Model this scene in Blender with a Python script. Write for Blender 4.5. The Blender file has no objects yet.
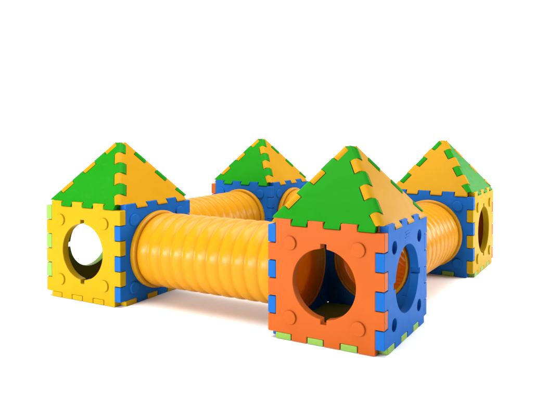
import bpy, bmesh, math
from mathutils import Vector, Matrix

S = 0.12            # one tooth of the panels, in metres
T = 0.506           # panel thickness (in teeth)
TZ = 0.352          # height of the teeth that stand up from / hang below the walls
ZT = 6 + 2 * TZ     # top of a wall
ZC = 3 + TZ         # middle of a wall
A = 3.36            # half width of the roof base
HR = 11.06          # where the roof faces would meet
CUT = 0.27          # half width of the blunt tip
RT = 0.42           # roof panel thickness
pi = math.pi

sc = bpy.context.scene
C = sc.collection

# ------------------------------------------------------------------ materials
def plastic(name, col, rough=0.33, spec=0.10, scale=1.0, wave=0.003):
    m = bpy.data.materials.new(name); m.use_nodes = True
    nt = m.node_tree; N = nt.nodes; L = nt.links
    b = N['Principled BSDF']
    tc = N.new('ShaderNodeTexCoord')
    oi = N.new('ShaderNodeObjectInfo')
    off = N.new('ShaderNodeVectorMath'); off.operation = 'ADD'
    mul = N.new('ShaderNodeMath'); mul.operation = 'MULTIPLY'; mul.inputs[1].default_value = 37.0
    L.new(oi.outputs['Random'], mul.inputs[0])
    L.new(tc.outputs['Object'], off.inputs[0]); L.new(mul.outputs[0], off.inputs[1])
    # slow unevenness of the moulded plastic
    n1 = N.new('ShaderNodeTexNoise'); n1.inputs['Scale'].default_value = 3.2 * scale; n1.inputs['Detail'].default_value = 4
    L.new(off.outputs[0], n1.inputs['Vector'])
    n2 = N.new('ShaderNodeTexNoise'); n2.inputs['Scale'].default_value = 260; n2.inputs['Detail'].default_value = 2
    L.new(off.outputs[0], n2.inputs['Vector'])
    n3 = N.new('ShaderNodeTexNoise'); n3.inputs['Scale'].default_value = 14; n3.inputs['Detail'].default_value = 6
    n3.inputs['Roughness'].default_value = 0.7
    L.new(off.outputs[0], n3.inputs['Vector'])
    mix = N.new('ShaderNodeMix'); mix.data_type = 'RGBA'
    mix.inputs[6].default_value = (*[c * 0.90 for c in col], 1)
    mix.inputs[7].default_value = (*[min(1, c * 1.06 + 0.004) for c in col], 1)
    L.new(n1.outputs['Fac'], mix.inputs[0])
    # faint rub marks and dust left by play
    st = N.new('ShaderNodeMapping'); st.inputs['Scale'].default_value = (2.2, 9.0, 5.0); st.inputs['Rotation'].default_value = (0.3, 0.5, 0.7)
    L.new(off.outputs[0], st.inputs['Vector'])
    n5 = N.new('ShaderNodeTexNoise'); n5.inputs['Scale'].default_value = 4.0; n5.inputs['Detail'].default_value = 9; n5.inputs['Roughness'].default_value = 0.72
    L.new(st.outputs[0], n5.inputs['Vector'])
    mk = N.new('ShaderNodeMapRange'); mk.inputs['From Min'].default_value = 0.56; mk.inputs['From Max'].default_value = 0.72
    mk.inputs['To Min'].default_value = 0.0; mk.inputs['To Max'].default_value = 0.018
    L.new(n5.outputs['Fac'], mk.inputs['Value'])
    mx2 = N.new('ShaderNodeMix'); mx2.data_type = 'RGBA'; mx2.inputs[7].default_value = (0.42, 0.40, 0.37, 1)
    L.new(mk.outputs[0], mx2.inputs[0]); L.new(mix.outputs[2], mx2.inputs[6])
    L.new(mx2.outputs[2], b.inputs['Base Color'])
    mr = N.new('ShaderNodeMapRange')
    mr.inputs['From Min'].default_value = 0.3; mr.inputs['From Max'].default_value = 0.7
    mr.inputs['To Min'].default_value = rough - 0.06; mr.inputs['To Max'].default_value = rough + 0.08
    L.new(n3.outputs['Fac'], mr.inputs['Value']); L.new(mr.outputs[0], b.inputs['Roughness'])
    b.inputs['Specular IOR Level'].default_value = spec
    bp = N.new('ShaderNodeBump'); bp.inputs['Strength'].default_value = 0.35; bp.inputs['Distance'].default_value = wave
    bp2 = N.new('ShaderNodeBump'); bp2.inputs['Strength'].default_value = 0.12; bp2.inputs['Distance'].default_value = 0.0006
    n4 = N.new('ShaderNodeTexNoise'); n4.inputs['Scale'].default_value = 5.5; n4.inputs['Detail'].default_value = 1.5
    L.new(off.outputs[0], n4.inputs['Vector'])
    L.new(n4.outputs['Fac'], bp.inputs['Height']); L.new(n2.outputs['Fac'], bp2.inputs['Height'])
    L.new(bp.outputs[0], bp2.inputs['Normal']); L.new(bp2.outputs[0], b.inputs['Normal'])
    return m

def let_light_through(m, col, amount):
    nt = m.node_tree; N = nt.nodes; L = nt.links
    t = N.new('ShaderNodeBsdfTranslucent'); t.inputs['Color'].default_value = (*col, 1)
    x = N.new('ShaderNodeMixShader'); x.inputs[0].default_value = amount
    L.new(N['Principled BSDF'].outputs[0], x.inputs[1]); L.new(t.outputs[0], x.inputs[2])
    L.new(x.outputs[0], N['Material Output'].inputs['Surface'])

M = {
    'orange': plastic('orange_plastic', (0.36, 0.070, 0.007), spec=0.06),
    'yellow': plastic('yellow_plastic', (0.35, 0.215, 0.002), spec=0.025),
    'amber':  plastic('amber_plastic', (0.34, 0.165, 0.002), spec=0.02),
    'blue':   plastic('blue_plastic', (0.006, 0.085, 0.32), spec=0.02),
    'green':  plastic('green_plastic', (0.006, 0.155, 0.003), spec=0.015),
    'lime':   plastic('lime_plastic', (0.160, 0.290, 0.045)),
    'tube':   plastic('tunnel_plastic', (0.55, 0.275, 0.003), rough=0.25, spec=0.19, wave=0.004),
}

let_light_through(M['tube'], (0.95, 0.45, 0.02), 0.38)

def paper():
    m = bpy.data.materials.new('white_studio_floor'); m.use_nodes = True
    nt = m.node_tree; N = nt.nodes; L = nt.links; b = N['Principled BSDF']
    tc = N.new('ShaderNodeTexCoord'); n = N.new('ShaderNodeTexNoise'); n.inputs['Scale'].default_value = 40
    L.new(tc.outputs['Object'], n.inputs['Vector'])
    r = N.new('ShaderNodeMapRange'); r.inputs['To Min'].default_value = 0.87; r.inputs['To Max'].default_value = 0.93
    L.new(n.outputs['Fac'], r.inputs['Value'])
    L.new(r.outputs[0], b.inputs['Base Color'])
    b.inputs['Roughness'].default_value = 0.9; b.inputs['Specular IOR Level'].default_value = 0.0
    return m

# ------------------------------------------------------------------ helpers
def link(name, me, mat, parent=None, bevel=0.05, seg=3, weight=False):
    o = bpy.data.objects.new(name, me); C.objects.link(o)
    if not me.materials: me.materials.append(mat)
    if parent: o.parent = parent
    if bevel:
        m = o.modifiers.new('bevel', 'BEVEL'); m.width = bevel * S; m.segments = seg
        m.limit_method = 'WEIGHT' if weight else 'ANGLE'; m.angle_limit = math.radians(40)
        m.harden_normals = True; m.use_clamp_overlap = True
    return o

def to_mesh(bm, name, smooth=True):
    bmesh.ops.recalc_face_normals(bm, faces=bm.faces)
    for v in bm.verts: v.co *= S
    for f in bm.faces: f.smooth = smooth
    me = bpy.data.meshes.new(name); bm.to_mesh(me); bm.free()
    return me

def slab(bm, loops, depth):
    """loops: closed 2-D outlines (first the outside, then holes) in the x-z plane, extruded along +y from 0 to depth"""
    edges = []
    for lp in loops:
        vs = [bm.verts.new((x, 0, z)) for x, z in lp]
        for i in range(len(vs)): edges.append(bm.edges.new((vs[i], vs[(i + 1) % len(vs)])))
    g = bmesh.ops.triangle_fill(bm, use_beauty=True, use_dissolve=False, edges=edges)
    fs = [f for f in g['geom'] if isinstance(f, bmesh.types.BMFace)]
    r = bmesh.ops.extrude_face_region(bm, geom=fs)
    vs = [v for v in r['geom'] if isinstance(v, bmesh.types.BMVert)]
    bmesh.ops.translate(bm, verts=vs, vec=(0, depth, 0))

def toothed(th, tv, z0):
    """pinwheel outline of a panel: three teeth on every edge; th/tv = how far teeth reach sideways / up and down"""
    g = 0.018
    P = []
    # bottom edge, left to right: gap, tooth, gap, tooth ...
    P.append((-3, z0))
    for c in (1, 3, 5):
        a, b = -3 + c + g, -2 + c - (g if c < 5 else 0)
        P += [(a, z0), (a, z0 - tv), (b, z0 - tv)]
        if c < 5: P.append((b, z0))
    P.append((3, z0))
    for c in (1, 3, 5):
        a, b = z0 + c + g, z0 + c + 1 - (g if c < 5 else 0)
        P += [(3, a), (3 + th, a), (3 + th, b)]
        if c < 5: P.append((3, b))
    P.append((3, z0 + 6))
    for c in (1, 3, 5):
        a, b = 3 - c - g, 2 - c + (g if c < 5 else 0)
        P += [(a, z0 + 6), (a, z0 + 6 + tv), (b, z0 + 6 + tv)]
        if c < 5: P.append((b, z0 + 6))
    P.append((-3, z0 + 6))
    for c in (1, 3, 5):
        a, b = z0 + 6 - c - g, z0 + 5 - c + (g if c < 5 else 0)
        P += [(-3, a), (-3 - th, a), (-3 - th, b)]
        if c < 5: P.append((-3, b))
    out = []
    for p in P:
        if not out or (abs(p[0] - out[-1][0]) + abs(p[1] - out[-1][1])) > 1e-6: out.append(p)
    if abs(out[0][0] - out[-1][0]) + abs(out[0][1] - out[-1][1]) < 1e-6: out.pop()
    return out

def porthole(r, notch, cz, n=72):
    """round hole, with two small key slots: 'v' above and below, 'h' at the sides"""
    w, d = 0.17, 0.27
    base = {'v': (pi / 2, 3 * pi / 2), 'h': (0, pi), None: ()}[notch]
    P = []
    da = math.asin(w / r)
    for i in range(n):
        a = 2 * pi * (i + 0.5) / n
        if any(abs((a - b + pi) % (2 * pi) - pi) < da + 0.01 for b in base): continue
        P.append((a, (r * math.cos(a), cz + r * math.sin(a))))
    for b in base:
        ux, uz = math.cos(b), math.sin(b); px, pz = -uz, ux
        k = math.sqrt(r * r - w * w)
        for s, dist, e in ((-w, k, -3e-3), (-w, r + d, -2e-3), (w, r + d, 2e-3), (w, k, 3e-3)):
            a = (b + math.copysign(da, s) * (1 if dist == k else 0.5)) % (2 * pi)
            P.append((a, (ux * dist + px * s, cz + uz * dist + pz * s)))
    P.sort(key=lambda t: t[0])
    return [p for _, p in P]

def disc(bm, x, z, r, y0, y1, n=28, rd=0.05):
    """round moulded knob from y0 (inside the panel) to y1 (its face), with a rolled edge"""
    sgn = 1 if y1 > y0 else -1
    rings = [(r, y0), (r, y1)]
    prev = None
    for rr, yy in rings:
        ring = [bm.verts.new((x + rr * math.cos(2 * pi * i / n), yy, z + rr * math.sin(2 * pi * i / n))) for i in range(n)]
        if prev:
            for i in range(n): bm.faces.new((prev[i], prev[(i + 1) % n], ring[(i + 1) % n], ring[i]))
        prev = ring
    bm.faces.new(prev)

def wall_mesh(kind):
    """outer face in the plane y=-(3+T); 'port' small porthole, 'tunnel' wide opening, 'socket' porthole panel with sunk pegs"""
    bm = bmesh.new()
    loops = [toothed(T, TZ, TZ)]
    if kind == 'tunnel': loops.append(porthole(2.56, None, ZC, 96)); q = 2.27
    else: loops.append(porthole(1.9, 'v' if kind == 'port' else 'h', ZC)); q = 2.06
    if kind == 'socket':
        for sx in (-1, 1):
            for sz in (-1, 1):
                loops.append([(sx * q + 0.36 * math.cos(2 * pi * i / 28), ZC + sz * q + 0.36 * math.sin(2 * pi * i / 28)) for i in range(28)])
    slab(bm, loops, T)
    if kind == 'socket':                                  # closed bottoms of the sunk rounds
        for sx in (-1, 1):
            for sz in (-1, 1):
                disc(bm, sx * q, ZC + sz * q, 0.40, T + 0.11, 0.22)
    else:
        for sx in (-1, 1):
            for sz in (-1, 1):
                disc(bm, sx * q, ZC + sz * q, 0.40, 0.2, -0.115)
    for sx in (-1, 1):
        for sz in (-1, 1):
            disc(bm, sx * q, ZC + sz * q, 0.40, 0.3, T + 0.10)
    if kind == 'socket':                                  # worn moulded lines under the top edge
        for k, (x0, x1) in enumerate(((-0.42, 0.38), (-0.30, 0.42), (-0.42, 0.20))):
            z = ZC + 2.62 - 0.16 * k
            vs = bmesh.ops.create_cube(bm, size=1)['verts']
            for v in vs: v.co = Vector(((x0 + x1) / 2 + v.co.x * (x1 - x0), 0.01 + v.co.y * 0.08, z + v.co.z * 0.07))
    for v in bm.verts: v.co.y -= 3 + T
    return to_mesh(bm, 'wall_panel_' + kind)

def floor_mesh():
    bm = bmesh.new()
    # the floor's teeth fill the gaps below the walls: same pinwheel, mirrored, lying flat
    o = [(-x, z) for x, z in toothed(T, T, -3)]
    slab(bm, [o], TZ)
    R = Matrix.Rotation(pi / 2, 3, 'X')
    for v in bm.verts:
        x, y, z = v.co
        v.co = Vector((x, z, y))
    return to_mesh(bm, 'floor_panel')

PHI = math.atan2(HR - ZT, A)
SL = math.hypot(HR - ZT, A)

def roof_mesh():
    """triangular roof panel whose outer face leans back from the base edge y=-A, z=ZT.
    Its hip teeth have rolled ends, its base teeth reach down between the wall's teeth."""
    bm = bmesh.new()
    hip = math.hypot(A, SL)
    ux, uw = A / hip, SL / hip            # along the left hip, from base to tip
    nx, nw = -uw, ux                      # outwards across the left hip
    E, D, g, RR = 0.50, 0.17, 0.015, 0.30
    top = (A - CUT) / A * hip             # length of hip before the blunt tip
    cell = top / 6.0
    WB = -0.17                            # the base teeth leave the slope here and roll over
    def outline(off_t):
        """off_t: how far the hip teeth reach beyond the hip line in this layer"""
        def hipside(own):
            pts = []
            for i in range(6):
                a, b = i * cell, (i + 1) * cell
                mine = i % 2 == own
                off = off_t if mine else (-E if i < 5 else -0.36)
                a2, b2 = (a + g, b - g) if mine else (a - g, b + g)
                if i == 0:
                    s0 = -nw * off / uw
                    if mine:
                        pts += [(-A + 0.05, 0.0), (-A + ux * 0.14 + nx * off, uw * 0.14 + nw * off)]
                    else: pts.append((-A + ux * s0 + nx * off, 0.0))
                else: pts.append((-A + ux * a2 + nx * off, uw * a2 + nw * off))
                if i == 5: b2 = (uw * top - nw * off) / uw
                pts.append((-A + ux * b2 + nx * off, uw * b2 + nw * off))
            return pts
        left = hipside(0); right = [(-x, w) for x, w in hipside(1)]
        base = []
        for c in (1, 3, 5):
            x0, x1 = -3 + c + 0.03, -2 + c - 0.03
            if c == 5:
                xr = right[0][0]
                base += [(x0, 0.0), (x0, WB), (2.97, WB), (2.97, -0.02)]
            else: base += [(x0, 0.0), (x0, WB), (x1, WB), (x1, 0.0)]
        r0 = right[0]
        if r0[0] <= 2.97: right[0] = (2.90, 0.06)
        return base + right + left[::-1]
    layers = []
    for q in range(4):
        th = pi / 2 * q / 3
        layers.append((RR * (1 - math.cos(th)), D - RR * (1 - math.sin(th))))
    layers.append((RT, D))
    rings = []
    for y, off in layers:
        o = outline(off)
        ring = []
        for x, w in o:
            v = bm.verts.new((x, y, w)); ring.append(v)
        rings.append(ring)
    n = len(rings[0])
    nb = 12                               # the first twelve points are the base edge
    def cap(ring):
        ed = []
        for i in range(n):
            e = bm.edges.get((ring[i], ring[(i + 1) % n])) or bm.edges.new((ring[i], ring[(i + 1) % n]))
            ed.append(e)
        bmesh.ops.triangle_fill(bm, use_beauty=True, edges=ed)
    for k in range(len(rings) - 1):
        a, b = rings[k], rings[k + 1]
        for i in range(n): bm.faces.new((a[i], a[(i + 1) % n], b[(i + 1) % n], b[i]))
    cap(rings[0]); cap(rings[-1])
    bmesh.ops.recalc_face_normals(bm, faces=bm.faces)
    lay = bm.edges.layers.float.new('bevel_weight_edge')
    bm.normal_update()
    for e in bm.edges:
        if len(e.link_faces) == 2 and e.calc_face_angle(0) > math.radians(38): e[lay] = 1.0
    # lean the panel back, then cut its underside level
    Rm = Matrix.Rotation(-(pi / 2 - PHI), 4, 'X')
    for v in bm.verts: v.co = Rm @ v.co + Vector((0, -A, ZT + 0.008))
    for k, (y, off) in enumerate(layers):
        t = y / RT
        for i, v in enumerate(rings[k]):
            if v.co.z < ZT + 0.005 and k > 0:
                tooth = i < nb and abs(rings[0][i].co.z - (ZT + 0.008)) > 0.05
                if tooth:
                    v.co.y, v.co.z = ((0, 0), (-3.525, 6.50), (-3.558, 6.44), (-3.548, 6.385), (-3.02, 6.38))[k]
                else:
                    v.co.z = ZT + 0.008; v.co.y = rings[0][i].co.y + t * 0.36
    # the solid tip: a wedge behind each panel
    zt = ZT + uw * top * math.sin(PHI) - 0.015; k = CUT - 0.012
    lo = zt - 0.8; kl = k + 0.8 / math.tan(PHI) - 0.03
    for q in (bm,):
        a = [bm.verts.new(p) for p in ((-k, -k, zt), (k, -k, zt), (0, 0.01, zt))]
        b = [bm.verts.new(p) for p in ((-kl, -kl, lo), (kl, -kl, lo), (0, 0.01, lo))]
        bm.faces.new(a); bm.faces.new(b[::-1])
        for i in range(3): bm.faces.new((a[(i + 1) % 3], a[i], b[i], b[(i + 1) % 3]))
    return to_mesh(bm, 'roof_panel')

# ------------------------------------------------------------------ the floor and backdrop
bm = bmesh.new()
bmesh.ops.create_grid(bm, x_segments=1, y_segments=1, size=5.5)
me = bpy.data.meshes.new('floor'); bm.to_mesh(me); bm.free()
fl = bpy.data.objects.new('floor', me); C.objects.link(fl); me.materials.append(paper())
fl.location = (0, 0, -0.002)
fl['kind'] = 'structure'
fl['label'] = 'plain white studio floor under the whole playset'

# ------------------------------------------------------------------ play houses
WALL = {k: wall_mesh(k) for k in ('port', 'tunnel', 'socket')}
FLOOR = floor_mesh(); ROOF = roof_mesh()
def use(mesh, key):
    n = mesh.name.split('.')[0] + '_' + key
    m = bpy.data.meshes.get(n)
    if not m: m = mesh.copy(); m.name = n
    if not m.materials: m.materials.append(M[key])
    return m

def house(x, y, rot, label, walls, roofs, floor):
    """walls/roofs in the order front, right, back, left: (kind, colour, label)"""
    t = bpy.data.objects.new('play_house', None); C.objects.link(t)
    t.empty_display_size = 0.2
    t.location = (x * S, y * S, 0); t.rotation_euler = (0, 0, rot)
    t['label'] = label; t['category'] = 'play house'; t['group'] = 'cube play houses with pointed roofs'
    for i, (kind, col, lab) in enumerate(walls):
        o = link('wall_panel', use(WALL[kind], col), M[col], t, bevel=0.055)
        o.rotation_euler = (0, 0, i * pi / 2)
        if lab: o['label'] = lab
    for i, (col, lab) in enumerate(roofs):
        o = link('roof_panel', use(ROOF, col), M[col], t, bevel=0.035, seg=2, weight=True)
        o.rotation_euler = (0, 0, i * pi / 2)
        if lab: o['label'] = lab
    o = link('floor_panel', use(FLOOR, floor[0]), M[floor[0]], t, bevel=0.055)
    if floor[1]: o['label'] = floor[1]
    return t

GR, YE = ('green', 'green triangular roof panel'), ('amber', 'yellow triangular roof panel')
house(0, 0, 0, 'nearest play house, orange porthole wall in front and blue one on its right side',
      [('port', 'orange', 'orange wall panel with a round porthole'), ('socket', 'blue', 'blue wall panel with a round porthole'),
       ('tunnel', 'blue', 'blue wall panel behind, where a tunnel starts'), ('tunnel', 'blue', 'blue wall panel where the big tunnel ends')],
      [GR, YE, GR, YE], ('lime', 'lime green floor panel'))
house(-18.32, -0.137, 0.0087, 'leftmost play house, with a bright yellow porthole wall in front',
      [('port', 'yellow', 'yellow wall panel with a round porthole'), ('tunnel', 'blue', 'blue wall panel where the big tunnel starts'),
       ('tunnel', 'blue', 'blue wall panel at the back'), ('socket', 'lime', 'lime green wall panel with a round porthole')],
      [GR, YE, GR, YE], ('yellow', 'yellow floor panel'))
house(-18.32, 18.46, -0.0177, 'farthest play house at the back centre, blue walls, half hidden behind the tunnels',
      [('tunnel', 'blue', None), ('tunnel', 'blue', None), ('port', 'blue', None), ('port', 'orange', 'orange wall panel showing at the left edge')],
      [GR, YE, GR, YE], ('lime', None))
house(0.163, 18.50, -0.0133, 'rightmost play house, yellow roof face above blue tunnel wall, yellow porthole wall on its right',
      [('tunnel', 'blue', 'blue wall panel where a tunnel ends'), ('port', 'yellow', 'yellow wall panel with a round porthole'),
       ('port', 'orange', 'orange wall panel at the back'), ('tunnel', 'blue', 'blue wall panel on the hidden side')],
      [YE, GR, YE, GR], ('lime', 'lime green floor panel'))

# ------------------------------------------------------------------ tunnels
def lathe(name, prof, n=128):
    """closed profile (x along the axis, radius) spun round the x axis"""
    bm = bmesh.new(); rings = []
    for x, r in prof:
        rings.append([bm.verts.new((x, r * math.cos(2 * pi * i / n), r * math.sin(2 * pi * i / n))) for i in range(n)])
    m = len(prof)
    for k in range(m):
        a, b = rings[k], rings[(k + 1) % m]
        for i in range(n): bm.faces.new((a[i], a[(i + 1) % n], b[(i + 1) % n], b[i]))
    return to_mesh(bm, name)

def tunnel(p0, p1, label, n_rib=11):
    """p0, p1: the centres of the wall faces it joins"""
    p0 = Vector((*p0, ZT / 2)); p1 = Vector((*p1, ZT / 2)); d = p1 - p0; Ln = d.length
    t = bpy.data.objects.new('crawl_tunnel', None); C.objects.link(t); t.empty_display_size = 0.2
    t.location = (p0 + d / 2) * S; t.location.z = 0
    t.rotation_euler = (0, 0, math.atan2(d.y, d.x))
    t['label'] = label; t['category'] = 'play tunnel'; t['group'] = 'corrugated yellow crawl tunnels'
    h = Ln / 2
    n_rib = 11
    RC, RG, TH = 2.54, 2.415, 0.07
    # ribbed part: broad rounded ribs with narrow valleys between
    x0, x1 = -h + 0.44, h - 0.44
    pitch = (x1 - x0) / n_rib
    outer = [(-h - T + 0.03, RG), (x0 - 0.12, RG)]
    steps = 12
    for k in range(n_rib):
        for j in range(steps):
            u = j / steps
            s = abs(math.sin(pi * u)) ** 0.7
            # two faint shoulders on each rib
            r = RG + (RC - RG) * (s - 0.10 * math.exp(-((u - 0.5) / 0.13) ** 2))
            outer.append((x0 + (k + u) * pitch, r))
    outer += [(x1, RG), (x1 + 0.12, RG), (h + T - 0.03, RG)]
    inner = [(x, r - TH) for x, r in reversed(outer)]
    me = lathe('corrugated_tube', outer + inner)
    o = link('corrugated_tube', me, M['tube'], t, bevel=0); o.location.z = (ZC - 0.03) * S
    # collars pressed against the walls, reaching through the opening
    for s in (-1, 1):
        q = [(h - 0.005, 2.62), (h - 0.03, 2.655), (h - 0.10, 2.672), (h - 0.28, 2.672), (h - 0.35, 2.655), (h - 0.385, 2.60),
             (h - 0.39, 2.50), (h - 0.39, RG + 0.004),
             (h + T + 0.02, RG + 0.004), (h + T + 0.10, 2.43), (h + T + 0.12, 2.46), (h + T + 0.10, 2.51), (h + T - 0.02, 2.535), (h - 0.005, 2.535)]
        m2 = lathe('end_collar', [(s * x, r) for x, r in q])
        o = link('end_collar', m2, M['tube'], t, bevel=0); o.location.z = (ZC - 0.03) * S
    return t

G = 3 + T
tunnel((-18.32 + G, -0.12), (-G, 0.0), 'big front tunnel between the leftmost house and the nearest house')
tunnel((-18.32, G - 0.137), (-18.25, 18.46 - G), 'tunnel at the back left, between the leftmost house and the farthest house')
tunnel((0.0, G), (0.13, 18.5 - G), 'tunnel on the right, between the nearest house and the rightmost house')
tunnel((-18.32 + G, 18.42), (0.163 - G, 18.52), 'rear tunnel, only its end showing at the right side of the farthest house')

# ------------------------------------------------------------------ light
w = bpy.data.worlds.new('World'); sc.world = w; w.use_nodes = True
# white world backdrop behind the playset; dim surround added to darken the shaded sides
WN, WL = w.node_tree.nodes, w.node_tree.links
bg = WN['Background']
wtc = WN.new('ShaderNodeTexCoord'); dot = WN.new('ShaderNodeVectorMath'); dot.operation = 'DOT_PRODUCT'
dot.inputs[1].default_value = (-0.47, 0.88, 0.0)
ramp = WN.new('ShaderNodeMapRange'); ramp.interpolation_type = 'SMOOTHSTEP'
ramp.inputs['From Min'].default_value = 0.38; ramp.inputs['From Max'].default_value = 0.79
ramp.inputs['To Min'].default_value = 0.22; ramp.inputs['To Max'].default_value = 1.6
WL.new(wtc.outputs['Generated'], dot.inputs[0]); WL.new(dot.outputs['Value'], ramp.inputs['Value'])
WL.new(ramp.outputs[0], bg.inputs['Strength']); bg.inputs['Color'].default_value = (1, 1, 1, 1)

def area(name, loc, target, size, power, col=(1, 1, 1)):
    l = bpy.data.lights.new(name, 'AREA'); l.shape = 'RECTANGLE'; l.size, l.size_y = size; l.energy = power; l.color = col
    o = bpy.data.objects.new(name, l); C.objects.link(o); o.location = loc
    d = Vector(target) - Vector(loc); o.rotation_euler = d.to_track_quat('-Z', 'Y').to_euler()
    o['kind'] = 'structure'
    return o
area('overhead_softbox', (-1.8, 0.3, 6.5), (-1.0, 1.0, 0), (6, 6), 1050)
area('front_fill', (-2.6, -9.3, 1.8), (-0.9, 0.5, 0.2), (6, 3), 1000)  # added fill: thins the floor shadows and lifts the front walls
area('left_softbox', (-4.9, -5.6, 0.75), (-1.0, 0.0, 0.45), (2.6, 0.9), 330)
area('rear_right_softbox', (4.2, 8.3, 3.1), (0, 0.5, 0.8), (5, 2.4), 300)
area('right_fill', (4.6, 3.4, 2.3), (0.2, 0.7, 0.4), (2.2, 1.6), 370)  # added fill to brighten the right-facing walls and the floor beside them

# ------------------------------------------------------------------ camera
f, cx, cy = 599.287, 316.626, 138.15
cam = bpy.data.cameras.new('camera'); co = bpy.data.objects.new('camera', cam); C.objects.link(co)
yaw, pit, rol = -0.4876034, -0.0155717, 0.00069395
fw = Vector((math.sin(yaw) * math.cos(pit), math.cos(yaw) * math.cos(pit), math.sin(pit)))
rt = Vector((math.cos(yaw), -math.sin(yaw), 0)); up = rt.cross(fw)
r2 = rt * math.cos(rol) + up * math.sin(rol); u2 = -rt * math.sin(rol) + up * math.cos(rol)
mt = Matrix((r2, u2, -fw)).transposed().to_4x4()
mt.translation = Vector((14.65483, -31.90918, 11.700156)) * S
co.matrix_world = mt
cam.sensor_fit = 'HORIZONTAL'; cam.sensor_width = 36; cam.lens = f / 533 * 36
cam.shift_x = -(cx - 266.5) / 533; cam.shift_y = (cy - 206) / 533
cam.clip_start = 0.05; cam.clip_end = 500
sc.camera = co

sc.render.engine = 'CYCLES'
sc.view_settings.view_transform = 'Standard'; sc.view_settings.look = 'None'
sc.view_settings.exposure = 0; sc.view_settings.gamma = 1
